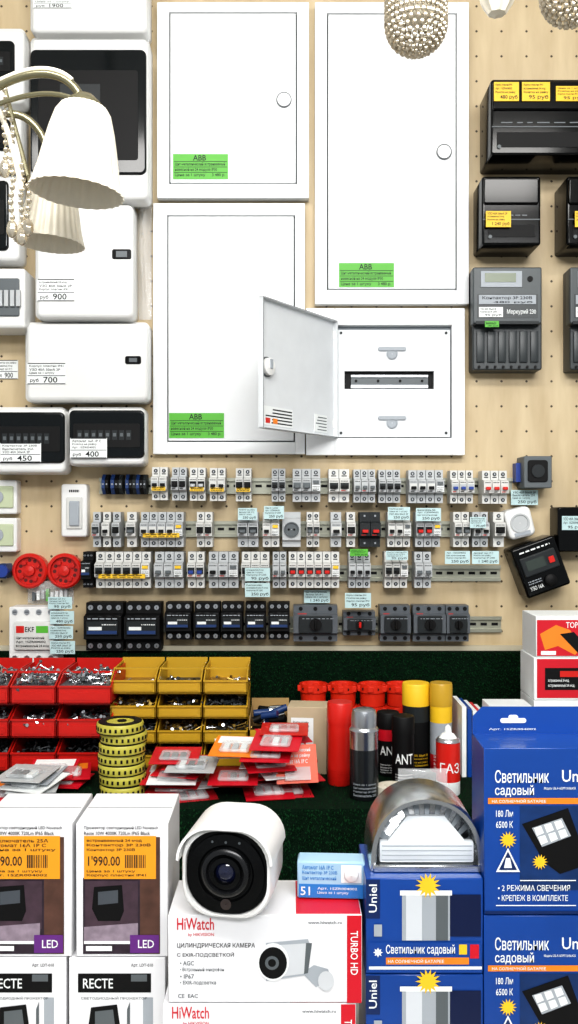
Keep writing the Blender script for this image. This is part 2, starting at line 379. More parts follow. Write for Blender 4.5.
# ------------- DIN rails and devices -------------
def rail(x0,x1,yc,name='din_rail'):
    b=B(name); m=mat('rail_zinc','#a9aa9c',.35,metal=.6)
    z=Z(yc,0); xa,xb=X(x0,0),X(x1,0)
    b.box(xa,xb,0,.001,z-.010,z+.010,m)
    b.box(xa,xb,0,.0075,z+.010,z+.0115,m);b.box(xa,xb,0,.0075,z-.0115,z-.010,m)
    b.box(xa,xb,.0065,.0075,z+.0115,z+.0175,m);b.box(xa,xb,.0065,.0075,z-.0175,z-.0115,m)
    x=xa+.006
    while x<xb-.015: b.box(x,x+.014,.001,.0014,z-.003,z+.003,BLK); x+=.024
    b.done()
rail(100,512,486);rail(95,508,529);rail(84,500,573);rail(85,501,624)
CM=.055
def breaker(x0,x1,y0,y1,style='mcb',lab=None,body=None,tog=None,name=None,band=None):
    x0+=.4;x1-=.4
    body=body or BRK; tog=tog or random.choice([BLK,DGREY,TOGB,BLK])
    names={'mcb':'circuit_breaker','rcd':'residual_current_breaker','cont':'contactor','iso':'isolator_switch','term':'terminal_block','sock':'din_rail_socket'}
    b=B(name or names[style]); xa,xb=X(x0,CM),X(x1,CM); z1,z0=Z(y0,CM),Z(y1,CM); h=z1-z0; W=xb-xa
    def prof(a,c,m,n0=.27,n1=.73,df=.05,dn=.068):
        pts=[(a,-.0077,z0),(a,-df,z0),(a,-df,z0+h*n0),(a,-dn,z0+h*(n0+.05)),(a,-dn,z0+h*(n1-.05)),(a,-df,z0+h*n1),(a,-df,z1),(a,-.0077,z1)]
        b.prism(pts,(c-a,0,0),m)
    if style in('mcb','rcd'):
        n=max(1,round(W/.0185)); p=W/n
        for i in range(n):
            a=xa+i*p; prof(a+.0007,a+p-.0007,body)
            for q in (.11,.89): 
                b.cyl((a+p/2,-.05,z0+h*q),min(.0042,p*.3),.0012,DGREY,'Y',10); b.box(a+p*.42,a+p*.58,.0512,.0516,z0+h*q-.002,z0+h*q+.002,STEEL)
            b.ink(a+p*.15,a+p*.85,z0+h*.60,z0+h*.66,.0685,1)
            b.quad(a+p*.15,a+p*.6,z0+h*.335,z0+h*.36,.0685,INK if random.random()<.7 else RED)
            b.quad(a+p*.25,a+p*.75,z0+h*.78,z0+h*.81,.0503,INK)
            if style=='mcb' or i<n-1 :
                b.box(a+p*.1,a+p*.9,.068,.0688,z0+h*.40,z0+h*.58,band or (DGREY if body!=GREY else BLK)); b.box(a+p*.22,a+p*.78,.068,.077,z0+h*.41,z0+h*.50,tog,bev=.0008,seg=1)
        b.box(xa+.001,xb-.001,.008,.045,z0+.002,z1-.002,SEAM)
        if style=='rcd':
            b.box(xb-p*.8,xb-p*.2,.068,.072,z0+h*.55,z0+h*.63,LABY if random.random()<.4 else GREY); b.quad(xb-p*.9,xb-p*.1,z0+h*.33,z0+h*.5,.0685,PAPER); b.ink(xb-p*.85,xb-p*.15,z0+h*.34,z0+h*.48,.0689,3)
        if lab: b.box(xa+W*.08,xb-W*.08,.068,.0695,z0+h*.28,z0+h*.40,lab); b.ink(xa+W*.14,xb-W*.14,z0+h*.29,z0+h*.39,.0699,2)
    elif style=='cont':
        prof(xa,xb,BLK,.22,.78,.048,.072)
        b.box(xa+W*.08,xb-W*.08,.072,.078,z0+h*.36,z0+h*.64,DGREY,bev=.001,seg=1)
        b.quad(xa+W*.1,xb-W*.1,z0+h*.38,z0+h*.45,.0782,BLUEP)
        b.box(xa+W*.15,xb-W*.5,.078,.0785,z0+h*.46,z0+h*.53,PAPER); b.ink(xa+W*.5,xb-W*.12,z0+h*.55,z0+h*.6,.0787,1,PAPER)
        b.ink(xa+W*.1,xb-W*.1,z0+h*.66,z0+h*.72,.0725,1,LGREY)
        nn=3 if W<.07 else 4
        for i in range(nn):
            cx=xa+W*(i+.5)/nn
            for q in (.1,.9): b.cyl((cx,-.048,z0+h*q),W/nn*.28,.003,STEEL,'Y',10); b.box(cx-.0005,cx+.0005,.051,.0514,z0+h*q-.002,z0+h*q+.002,BLK)
    elif style=='iso':
        m=mat('isolator_grey','#565b60',.4); prof(xa,xb,m,.2,.8,.045,.06)
        b.rbox(xa+W*.12,xb-W*.12,z0+h*.26,z0+h*.74,.06,.064,.004,.001,DGREY)
        b.cyl(((xa+xb)/2,-.064,z0+h*.5),min(W,h)*.17,.006,BLK,'Y',20); b.box((xa+xb)/2-.0025,(xa+xb)/2+.0025,.070,.076,z0+h*.38,z0+h*.62,BLK if lab is None else RED,bev=.001,seg=1)
        b.quad(xa+W*.1,xa+W*.3,z0+h*.76,z0+h*.79,.0535,RED)
        b.ink(xa+W*.2,xb-W*.1,z0+h*.64,z0+h*.68,.0645,1,LGREY)
        for i in range(3):
            for q in (.09,.91): b.cyl((xa+W*(i+.5)/3,-.045,z0+h*q),.0045,.001,BLK,'Y',10)
    elif style=='term':
        n=max(2,round(W/.008)); p=W/n
        for i in range(n):
            m=(BLUEP,BLK,DGREY)[i%3]
            b.prism([(xa+i*p,-.0077,z0),(xa+i*p,-.03,z0),(xa+i*p,-.045,z0+h*.3),(xa+i*p,-.045,z0+h*.7),(xa+i*p,-.03,z1),(xa+i*p,-.0077,z1)],(p*.9,0,0),m)
            b.cyl((xa+(i+.45)*p,-.045,z0+h*.5),p*.25,.001,STEEL,'Y',8)
    elif style=='sock':
        prof(xa,xb,body,.15,.85,.045,.055); b.lathe(((xa+xb)/2,-.055,z0+h*.5),[(W*.42,0),(W*.42,.004),(W*.36,.004),(W*.34,-.004+.005),(.001,.001)],GREY,'Y')
        for q in(-1,1): b.cyl(((xa+xb)/2+q*W*.15,-.056,z0+h*.5),.0025,.001,BLK,'Y',8)
    b.done()
Y_=LABY
for a,e in ((100,108),(109,122),(124,146)): breaker(a,e,474,494,'term')
R1=[(151,168,'mcb',Y_),(171,187,'mcb',None),(189,206,'mcb',Y_),(209,226,'mcb',Y_),(235,252,'mcb',Y_),(271,286,'mcb',None),(292,321,'rcd',None),(328,350,'mcb',None),(353,376,'mcb',None),(378,401,'mcb',None),(408,444,'rcd',None),(450,474,'mcb',None),(482,508,'mcb',None)]
bod=[BRK2,BRK,BRK2,BRK2,BRK2,BRK,BRK,BRK2,BRK,BRK,BRK,BRK2,BRK2]
tg=[BLK,BLK,BRK,BLK,BLK,BLK,GREY,BLK,GREY,BLK,BLK,TOGB,RED]
bn=[BRK,BLK,BLK,BRK2,BLK,None,GREY,None,BRK,None,BRK2,BRK,BRK2]
for i,(a,e,s_,l) in enumerate(R1): breaker(a,e,467+i*.3,500+i*.3,s_,l,bod[i],tog=tg[i],band=bn[i])
R2=[(92,101,'mcb',None),(102,111,'mcb',None),(112,121,'mcb',None),(126,137,'mcb',None),(140,184,'rcd',Y_),(196,213,'mcb',None),(237,259,'mcb',None),(262,280,'rcd',None),(282,301,'sock',None),(306,320,'mcb',None),(330,342,'mcb',None),(346,356,'mcb',None),(359,381,'mcb',None),(387,411,'rcd',None),(415,441,'rcd',None),(453,470,'mcb',None),(472,489,'mcb',None),(493,505,'mcb',None)]
for i,(a,e,s_,l) in enumerate(R2): breaker(a,e,512,547,s_,l,(DGREY if i==12 else (BRK,BRK2)[i%2]),tog=RED if i in(12,14) else (BLK if i%3 else GREY),band=(None,BRK2,BLK)[i%3])
R3=[(82,93,'cont',None),(95,151,'rcd',Y_),(154,184,'rcd',None),(187,205,'mcb',None),(208,239,'rcd',None),(241,270,'mcb',None),(272,287,'mcb',None),(288,340,'rcd',None),(348,371,'mcb',None),(384,408,'rcd',None),(414,432,'mcb',None)]
for i,(a,e,s_,l) in enumerate(R3): breaker(a,e,552,588,s_,l,(BRK,BRK2)[i%2],tog=(BLK,BLK,GREY,TOGB)[i%4] if i!=7 else RED,band=(BRK,None)[i%2])
R4=[(85,123,'cont'),(125,161,'cont'),(165,192,'cont'),(194,220,'cont'),(221,243,'cont'),(245,266,'cont'),(268,290,'cont')]
for i,(a,e,s_) in enumerate(R4): breaker(a,e,603,(651 if i<2 else 640),s_)
for i,(a,e) in enumerate(((293,338),(343,376),(380,411),(413,446),(446,470))): breaker(a,e,(606 if i!=1 else 612),(642 if i!=1 else 636),'iso',lab=1 if i==1 else None)
def ptag(x0,x1,y0,y1,d,m=LABT):
    b=B('price_tag'); b.tag(x0,x1,y0,y1,d,m,n=4); b.box(X((x0+x1)/2-2,d),X((x0+x1)/2+2,d),d-.004,d-.0012,Z(y1-3,d),Z(y0+3,d),CLEAR); b.done()
for t_ in ((511,538,490,505),(238,257,508,520),(264,284,506,519),(388,410,507,520),(416,441,508,521),(245,270,568,581),(245,270,583,597),(304,330,590,603),(345,371,593,608),(445,470,551,564),(472,499,551,564),(350,368,549,556),(386,408,551,560),(470,486,517,528)):
    ptag(*t_,.082 if t_[2] not in (490,590) else .02,LABT if t_[2]!=549 else LABG)

b=B('din_rail_socket'); b.prb(524,552,456,488,0,.06,.003,.002,GREY); b.prb(528,548,460,482,.06,.063,.006,.001,BLK); b.cyl((X(538,.063),-.063,Z(471,.063)),.014,.003,DGREY,'Y'); b.pb(516,524,463,482,0,.03,TOGB); b.done()
def tilted(name,cx,cy,w,h,d,ang,fn):
    b=B(name); b.M=Matrix.Translation((X(cx,d),0,Z(cy,d)))@Matrix.Rotation(math.radians(ang),4,'Y'); fn(b,w*K*(D-d)/D,h*K*(D-d)/D,d); return b.done()
def f1(b,w,h,d):
    b.rbox(-w/2,w/2,-h/2,h/2,.0002,d,.006,.005,BLACK); b.rbox(-w*.4,w*.4,-h*.1,h*.28,d-.002,d+.004,.003,.002,DGREY)
    b.box(-w*.3,w*.12,d+.004,d+.005,h*.0,h*.2,mat('lcd_dark','#3c4440',.2))
    b.box(w*.2,w*.32,d+.004,d+.007,h*.02,h*.14,RED)
    b.lathe((w*.1,-d,-h*.3),[(.013,0),(.013,.006),(.01,.008),(.0005,.008)],BLK,'Y',20)
    b.text('УЗО 16A',-w*.38,-w*.08,-h*.38,-h*.3,d+.0006,PAPER); b.ink(-w*.38,-w*.08,-h*.27,-h*.18,d+.0006,2,LGREY); b.ink(-w*.35,w*.35,h*.34,h*.41,d+.0006,1,PAPER)
tilted('plug_in_power_meter',541,567,46,52,.07,-20,f1)
def f2(b,w,h,d):
    b.rbox(-w/2,w/2,-h/2,h/2,0.0002,d,.012,.006,WPL); b.lathe((0,-d,0),[(w*.36,0),(w*.36,.003),(w*.3,.003),(w*.28,.0005),(.001,.0005)],BRK,'Y'); b.box(-w*.3,w*.3,d,d+.002,-h*.42,-h*.3,LGREY)
tilted('plug_adapter',520,523,27,30,.05,-14,f2)
b=B('plug_in_timer'); b.prb(558,600,507,552,0,.06,.005,.004,BLACK); b.tag(562,585,516,530,.0615,LABT); b.cyl((X(590,.06),-.06,Z(540,.06)),.01,.004,GREY,'Y'); b.done()
for cx in (29,64):
    b=B('round_junction_box'); c=(X(cx,.04),0,Z(571,.04)); r=.038
    b.lathe(c,[(r*.92,0),(r,.03),(r,.036),(r*.9,.04),(r*.8,.04),(r*.78,.03),(r*.3,.03),(r*.28,.04),(.0005,.042)],RED,'Y',32)
    for k_ in range(4):
        a=k_*math.pi/2+.6; b.cyl((c[0]+r*.55*math.cos(a),-.030,c[2]+r*.55*math.sin(a)),.005,.008,DRED,'Y',10)
        for q in (-.25,.25): b.cyl((c[0]+r*.6*math.cos(a+.78+q),-.030,c[2]+r*.6*math.sin(a+.78+q)),.004,.0005,mat('dark_red','#5a0a08',.6),'Y',8)
    b.done()
b=B('cable_gland'); b.cyl((X(3,.03),0,Z(571,.03)),.018,.04,BLUEP,'Y',6); b.cyl((X(3,.04),-.04,Z(571,.04)),.013,.01,TOGB,'Y'); b.done()
b=B('contactor'); b.prb(9,58,607,664,0.031,.08,.003,.002,WPL); b.pb(14,54,622,650,.08,.09,BRK2,bev=.002); b.pb(12,50,610,640,0.0002,.031,WPL); b.pb(36,48,626,633,.09,.0905,LABG)
for i in range(4):
    for yy in (612,658): b.cyl((X(15+i*12,.08),-.08,Z(yy,.08)),.006,.002,STEEL,'Y',10); b.box(X(15+i*12,.08)-.004,X(15+i*12,.08)+.004,.082,.0825,Z(yy,.08)-.0006,Z(yy,.08)+.0006,BLK)
b.pb(16,24,626,633,.09,.0905,RED); b.ptext('EKF',25,34,627,632,.0908,INK); b.lines(X(16,.0906),X(50,.0906),Z(648,.09),Z(636,.09),.0908,3); b.done()
for i,(a,c_,e,f) in enumerate(((48,72,597,609),(50,74,611,624),(49,73,626,639),(50,75,641,654))): ptag(a,c_,e,f,.097)

# ------------- bins on shelf -------------
def bolt(b,p,m,s=1.0):
    M0=b.M; b.M=M0@Matrix.Translation(p)@Matrix.Rotation(random.uniform(0,6.28),4,'Z')@Matrix.Rotation(random.uniform(1.0,2.1),4,'X')
    L_=random.uniform(.010,.020)*s; b.lathe((0,0,0),[(.0012*s,0),(.0015*s,L_)],m,'Z',6,False,caps=True); b.lathe((0,0,L_),[(.0036*s,0),(.0036*s,.002*s)],m,'Z',6,False,caps=True); b.M=M0
def sbin(px0,px1,df,depth,z,h,m,fill,n=60,name='storage_bin',big=1.0,fh=.6,lv=.45):
    b=B(name); x0,x1=X(px0,df),X(px1,df); db=df-depth; t=.0022
    b.box(x0,x1,db,df,z,z+t,m); b.box(x0,x1,db,db+t,z,z+h*1.12,m,bev=.0006,seg=1)
    for xx in (x0,x1-t):
        b.prism([(xx,-db,z),(xx,-df,z),(xx,-df,z+h*fh),(xx,-(df-depth*.3),z+h*.97),(xx,-db,z+h*.97)],(t,0,0),m)
    b.box(x0,x1,df-t,df,z,z+h*fh,m,bev=.0006,seg=1); b.box(x0,x1,df,df+.003,z+h*fh-.003,z+h*fh,m)
    b.box(x0-.001,x1+.001,df-depth*.3-.003,df-depth*.3,z+h*.9,z+h*.975,m)
    b.box(x0+.006,x1-.006,df,df+.0015,z+h*.12,z+h*.4,m)
    b.box(x0+t,x1-t,db+t,df-t,z+t,z+h*lv*.7,fill[0] if fill[0] is not STEEL else GREY)
    for i in range(n): bolt(b,(random.uniform(x0+.010,x1-.010),-random.uniform(max(db+.02,df-depth*.7),df-.010),z+h*random.uniform(lv*.7,lv+.06)),random.choice(fill),big)
    b.done()
for ci,(a,e) in enumerate(((110,156),(157,202),(203,248))):
    for k_ in range(4):
        sbin(a+.4,e-.4,.26,.13,SH+.0001+k_*.0475,.0472/1.12 if k_<3 else .044,YEL,([BRASS,DGREY,STEEL],[DGREY,STEEL,GREY],[BRASS,BRASS,STEEL])[(k_+ci)%3],60 if k_<3 else 30,big=.9,fh=.58,lv=.56 if k_<3 else .25)
for (a,e) in ((-35,9),(10,56),(57,112)):
    for k_ in range(3):
        sbin(a+.4,e-.4,.28,.16,SH+.0001+k_*.0635,.063/1.12 if k_<2 else .055,DRED,[STEEL,STEEL,CHROME,GREY] if k_!=0 else [BLK,GREY],130 if k_==2 else 70,big=1.0 if k_ else .9,fh=.62,lv=.85 if k_==2 else .5)
b=B('perforated_strap_roll_stack'); cx,cy=X(122,.41),-.41
z=SH+.001
SY=mat('strap_yellow','#b8b04a',.4)
for k_ in range(7):
    c=(cx+random.uniform(-.003,.003),cy+random.uniform(-.003,.003),z); r=.0405; hh=.0165
    b.lathe(c,[(r*.6,0),(r*.97,0),(r,.002),(r,hh-.002),(r*.97,hh),(r*.6,hh),(r*.6,0)],SY,'Z',32,False)
    b.lathe(c,[(r*1.01,0),(r*1.01,hh*.10)],BLK,'Z',32,False)
    for j in range(26):
        a=2*math.pi*j/26+k_*.1; M0=b.M; b.M=Matrix.Translation(c)@Matrix.Rotation(a,4,'Z'); b.box(r-.002,r+.0008,-.0018,.0018,.005,.011,BLK); b.M=M0
    b.lathe((c[0],c[1],z+hh),[(r*.6,0),(r*.93,0),(r*.93,.0012),(r*.6,.0012)],BLK,'Z',28,False)
    z+=hh+.0014
b.cyl((cx,cy,z-.004),.026,.002,SY); b.cyl((cx,cy,z-.002),.008,.002,BLK)
b.done()
b=B('open_carton'); x0,x1=X(249,.27),X(289,.27); t=.002
b.box(x0,x1,.14,.27,SH,SH+t,CARD)
for a in ((x0,x1,.268,.27,SH+.075),(x0,x1,.14,.142,SH+.11),(x0,x0+t,.14,.27,SH+.095),(x1-t,x1,.14,.27,SH+.095)): b.box(a[0],a[1],a[2],a[3],SH,a[4],YEL if a[2]>.2 else CARD)
b.box(x0+t,x1-t,.15,.267,SH+t,SH+.055,BLK)
for i in range(16): 
    M0=b.M; b.M=Matrix.Translation((random.uniform(x0+.02,x1-.02),-random.uniform(.17,.25),SH+random.uniform(.075,.10)))@Matrix.Rotation(random.uniform(-.5,.5),4,'Z')@Matrix.Rotation(random.uniform(1.2,1.9),4,'Y'); b.cyl((0,0,-.015),.007,.032,random.choice([STEEL,BLUEP,BLK,BRASS,CHROME]),'Z',12); b.M=M0
b.done()
OR=mat('orange_red_plastic','#d02e16',.4)
for i,cx in enumerate((314,343,372,399)):
    b=B('flush_junction_box_stack'); 
    for k_ in range(3):
        z=SH+.001+k_*.0445; c=(X(cx,.11)+random.uniform(-.002,.002),-.11,z); r=.0295
        b.lathe(c,[(.001,.001),(r*.86,0),(r*.9,.026),(r,.028),(r,.044),(r*.93,.044),(r*.84,.004),(.001,.003)],OR,'Z',24)
        for j in range(6):
            a=j*math.pi/3+.3; b.box(c[0]+r*.95*math.cos(a)-.006,c[0]+r*.95*math.cos(a)+.006,.11-r*.95*math.sin(a)-.004,.11-r*.95*math.sin(a)+.004,z+.030,z+.042,OR,bev=.001,seg=1)
            b.cyl((c[0]+r*1.0*math.cos(a+.5),-.11+r*1.0*math.sin(a+.5)+.0,z+.036),.003,-.003,BLK,'Y',8)
    b.done()
b=B('cardboard_packet'); b.M=Matrix.Translation((X(307,.3),-.3,0))@Matrix.Rotation(math.radians(-6),4,'Z')
BX=mat('carton_beige','#b5a488',.7); b.box(-.037,.037,-.06,0,SH,SH+.125,BX,bev=.001,seg=1); b.quad(-.03,.012,SH+.05,SH+.105,.0006,PAPER); b.text('3M',-.025,-.002,SH+.055,SH+.072,.0012,RED); b.lines(-.03,.03,SH+.01,SH+.04,.0008,3,PRED); b.lines(-.026,.008,SH+.078,SH+.1,.0012,3); b.done()
def can(name,cx,d,rpx,top,segs,capm,cap='dome',txt=None,tm=None):
    b=B(name); k=K*(D-d)/D; r=rpx*k; c=(X(cx,d),-d,SH+.001); H=Z(top,d)-SH
    hb=H*.80
    b.lathe(c,[(.001,0),(r*.95,0),(r,.002),(r,hb*.25)],segs[0],'Z'); b.lathe(c,[(r,hb*.25),(r,hb*.7)],segs[1],'Z'); b.lathe(c,[(r,hb*.7),(r,hb*.95)],segs[2],'Z')
    b.lathe(c,[(r*1.02,hb*.95),(r*1.02,hb*.965),(r*.9,hb),(r*.8,hb+.002)],STEEL,'Z')
    if cap=='dome': b.lathe(c,[(r*.88,hb*.99),(r*.88,H*.93),(r*.8,H*.985),(r*.6,H),(.0005,H)],capm,'Z')
    elif cap=='nozzle': b.lathe(c,[(r*.8,hb),(r*.5,hb+.008),(r*.3,hb+.01),(r*.22,H*.97),(.0005,H)],capm,'Z')
    else: b.lathe(c,[(r*1.03,hb*.93),(r*1.03,H*.98),(r*.97,H),(.0005,H)],capm,'Z')
    def ctext(s,w,f0,f1,m_):
        vs,fs=textmesh(s,True); a=min(v[0] for v in vs); bb=max(v[0] for v in vs); e=min(v[1] for v in vs); f=max(v[1] for v in vs)
        out=[]
        for v in vs:
            th=-math.pi/2+((v[0]-a)/(bb-a)-.5)*w; out.append((c[0]+r*1.03*math.cos(th),c[1]+r*1.03*math.sin(th),c[2]+hb*(f0+(f1-f0)*(v[1]-e)/(f-e))))
        b.add(out,fs,m_)
    for i in range(4): ctext(WORDS[(i*3+int(cx))%10],1.7,.06+.05*i,.095+.05*i,tm or PAPER)
    if txt: ctext(txt,1.7,.42,.60,tm or PAPER)
    b.done()
can('sealant_tube',340,.36,12.5,702,(RED,RED,RED),RED,'flat',tm=DRED)
DSV=mat('dark_silver','#43474a',.25,metal=.8)
can('aerosol_can',364,.44,14.5,709,(DSV,DSV,SILV),STEEL,'dome',tm=LGREY)
can('glue_can',388,.30,11,712,(BLK,BLK,PRED),BLK,'flat','ANT')
can('aerosol_can',416,.26,13.5,683,(BLK,BLK,DGREY),LABY,'flat',tm=LABY)
can('aerosol_can',441,.28,11,683,(PRED,LGREY,LABY),YEL,'flat')
can('gas_refill_can',448,.42,12,725,(PAPER,RED,RED),PAPER,'nozzle','ГАЗ')
can('glue_can',403,.37,11,716,(BLK,BLK,BLK),BLK,'flat','ANT')
b=B('adhesive_tape_roll'); b.lathe((X(392,.44),-.44,SH+.003),[(.014,0),(.026,0),(.026,.018),(.014,.018),(.014,0)],mat('tape_cream','#d9d3c2',.5),'Z',28); b.done()
b=crumple('wrapped_goods_bag',398,447,768,800,.465,.48,BAG); b.done()
def pile(name,px0,px1,d0,d1,n,cols,bub,step=.0065):
    b=B(name); z=SH+.001
    for i in range(n):
        cx=random.uniform(X(px0+26,(d0+d1)/2),X(px1-26,(d0+d1)/2)); cy=-random.uniform(d0+.05,d1-.045)
        b.M=Matrix.Translation((cx,cy,z))@Matrix.Rotation(random.uniform(-.35,.35),4,'Z')@Matrix.Rotation(random.uniform(.0,.16),4,'X')
        m=random.choice(cols); b.box(-.042,.042,-.045,.045,0,.0014,m)
        b.box(-.036,.036,-.042,-.012,.0012,.0018,random.choice([PAPER,m,m,ORNG]))
        b.box(-.026,.026,-.008,.034,.0012,.009,bub,bev=.003,seg=1)
        for j in range(3): b.box(-.02+j*.015,-.01+j*.015,0,.026,.0015,.007,random.choice([BRK,PAPER,GREY,DRED,BLK]))
        z+=step
    b.M=Matrix.Identity(4); return b.done()
pile('blister_pack_pile',140,220,.33,.49,10,[PRED,PAPER,PRED,BRK],CLEAR)
pile('blister_pack_pile',208,322,.32,.49,16,[PRED,PRED,RED,ORNG,PAPER],CLEAR,.0068)
pile('blister_pack_pile',-20,70,.36,.49,7,[PRED,PAPER,LGREY,BRK],CLEAR)
pile('blister_pack_pile',20,100,.30,.42,5,[PRED,PRED,LGREY,BRK],CLEAR)
b=B('orange_blister_pack'); b.M=Matrix.Translation((X(297,.44),-.44,SH+.045))@Matrix.Rotation(.15,4,'Z')@Matrix.Rotation(math.radians(-25),4,'X'); b.box(-.036,.036,-.002,0,-.02,.045,mat('orange_card','#d84a1c',.4)); b.lines(-.030,.030,.012,.04,.0006,3,PAPER); b.box(-.022,.022,0,.008,-.016,.006,CLEAR); b.done()
def carton(name,px0,px1,py0,py1,df,db,faces,z0=None):
    b=B(name); z_=Z(py1,df) if z0 is None else z0
    b.box(X(px0,df),X(px1,df),db,df,z_,Z(py0,df),faces,bev=.0008,seg=1); return b
b=carton('tool_packaging_box',534,610,700.5,774,.3,.2,PAPER,z0=SH+.0005); b.done()
b=carton('tool_packaging_box',534,610,657.5,700,.3,.2,PAPER); b.pq(537,610,659,698,.3006,PRED); b.pq(545,600,668,690,.301,BLK); b.lines(X(548,.3),X(575,.3),Z(688,.3),Z(678,.3),.3015,2,PAPER); b.pq(560,590,671,677,.3015,RED); b.done()
b=carton('tool_packaging_box',536,612,616,657,.3,.2,PAPER); b.pq(537,612,620,656,.3006,PRED); b.ptext('TOP',566,578,622,628,.3012,PAPER)
b.poly([(540,634),(556,625),(570,630),(582,648),(575,655),(558,646),(545,650)],.301,ORNG); b.poly([(560,634),(574,632),(590,650),(580,655)],.3014,BLK); b.pq(541,556,651,655,.3012,PAPER)
b.done()
b=B('folded_brochure_stack'); 
for i,(m,w_) in enumerate(((PAPER,0),(UB,1),(PAPER,2),(PRED,3),(PAPER,4))):
    b.box(X(460,.3)+i*.010,X(460,.3)+i*.010+.008,.22,.32,SH,SH+.13-i*.004,m)
b.box(X(460,.3)+.052,X(530,.3),.25,.31,SH,SH+.13,PAPER); b.lines(X(492,.31),X(526,.31),SH+.06,SH+.12,.3108,4,GREY); b.box(X(486,.315),X(520,.315),.311,.318,SH,SH+.07,PRED); b.done()

# ------------- foreground boxes -------------
CT=0.8005
WB=mat('box_white','#e2e2e4',.35,var=.02)
def floodbox(px0,px1,tops,bottoms,name='floodlight_box',variant=0):
    df,db=.90,.784; z1=Z(tops,df); z0=bottoms
    b=B(name); x0,x1=X(px0,df),X(px1,df); b.box(x0,x1,db,df,z0,z1,WB,bev=.001,seg=1)
    b.box(x0+.002,x1-.002,(db+df)/2-.0006,(db+df)/2+.0006,z1,z1+.0004,SEAM)
    e=df+.0006; y=tops
    if variant==0:
        b.pq(px0+7,px1-8,y+55,y+131,e,PHOTO)
        b.pq(px1-28,px1-8,y+14,y+131,e+.0002,mat('photo_right','#54392f',.4,var=.7,scale=50))
        b.pq(px0+9,px1-30,y+58,y+106,e+.0003,mat('photo_tan','#43323c',.4,var=.6,scale=70))
        for j in range(4): b.pq(px1-26+j*4,px1-24+j*4,y+18,y+52,e+.0004,(ORNG,PAPER,CARD,PHOTO)[j])
        b.poly([(px0+18,y+64),(px0+46,y+62),(px0+48,y+88),(px0+44,y+98),(px0+22,y+98),(px0+16,y+86)],e+.0006,BLK)
        b.poly([(px0+22,y+69),(px0+42,y+67),(px0+42,y+80),(px0+22,y+82)],e+.0009,mat('photo_glass','#4a4f55',.3))
        b.poly([(px0+8,y+104),(px0+62,y+100),(px0+62,y+120),(px0+8,y+120)],e+.0006,mat('photo_floor','#8a7c88',.4,var=.6,scale=80))
        b.pq(px0+8,px0+61,y+118,y+121,e+.0008,PAPER)
        b.poly([(px1-38,y+112),(px1-9,y+112),(px1-9,y+130),(px1-38,y+130)],e+.0010,MAG); b.ptext('LED',px1-30,px1-14,y+117,y+125,e+.0014,PAPER)
        b.pq(px0+10,px0+36,y+123,y+128,e+.0009,PAPER)
        b.ptext('Прожектор светодиодный LED Novatech',px0+8,px1-10,y+3,y+7,e,INK); b.ptext('Recte 10W 4000K 720Lm IP65 Black',px0+8,px1-18,y+8.5,y+12,e,INK)
        b.pq(px0+8,px1-12,y+13,y+56,e+.001,ORT)
        b.lines(X(px0+11,e),X(px1-16,e),Z(y+29,e),Z(y+15,e),e+.0013,3); b.ptext("1'990.00",px0+12,px0+44,y+33,y+43,e+.0013,INK); b.lines(X(px0+11,e),X(px1-16,e),Z(y+54,e),Z(y+46,e),e+.0013,2)
        for j in range(12): b.pq(px0+49+j*1.8,px0+49+j*1.8+random.uniform(.5,1.3),y+32,y+45,e+.0013,INK)
    else:
        b.pq(px0+9,px1-14,y+16,y+35,e,BLK); b.ptext('RECTE',px0+14,px0+44,y+21,y+31,e+.0004,PAPER); b.pq(px1-34,px1-18,y+17,y+24,e+.0004,GREY)
        b.poly([(px0+22,y+50),(px0+48,y+47),(px0+52,y+75),(px0+18,y+78)],e+.0004,BLK); b.poly([(px0+26,y+54),(px0+44,y+52),(px0+46,y+68),(px0+26,y+70)],e+.0008,GREY)
        b.ptext('СВЕТОДИОДНЫЙ ПРОЖЕКТОР',px0+12,px1-18,y+39,y+42.5,e+.0004,GREY)
        b.poly([(px0+58,y+52),(px0+61,y+44),(px0+61,y+80),(px0+58,y+80)],e+.0004,GREY)
        b.pq(px1-22,px1-12,y+40,y+75,e,LGREY)
        b.ptext('Арт. LDT-010',px1-34,px1-12,y+6,y+10,e,INK)
    b.done()
zm=Z(957,.90)
floodbox(-22,72,823,zm+.0005); floodbox(76,168,823,zm+.0005)
floodbox(-22,66,957.5,CT,variant=1); floodbox(69,165,957.5,CT,variant=1)
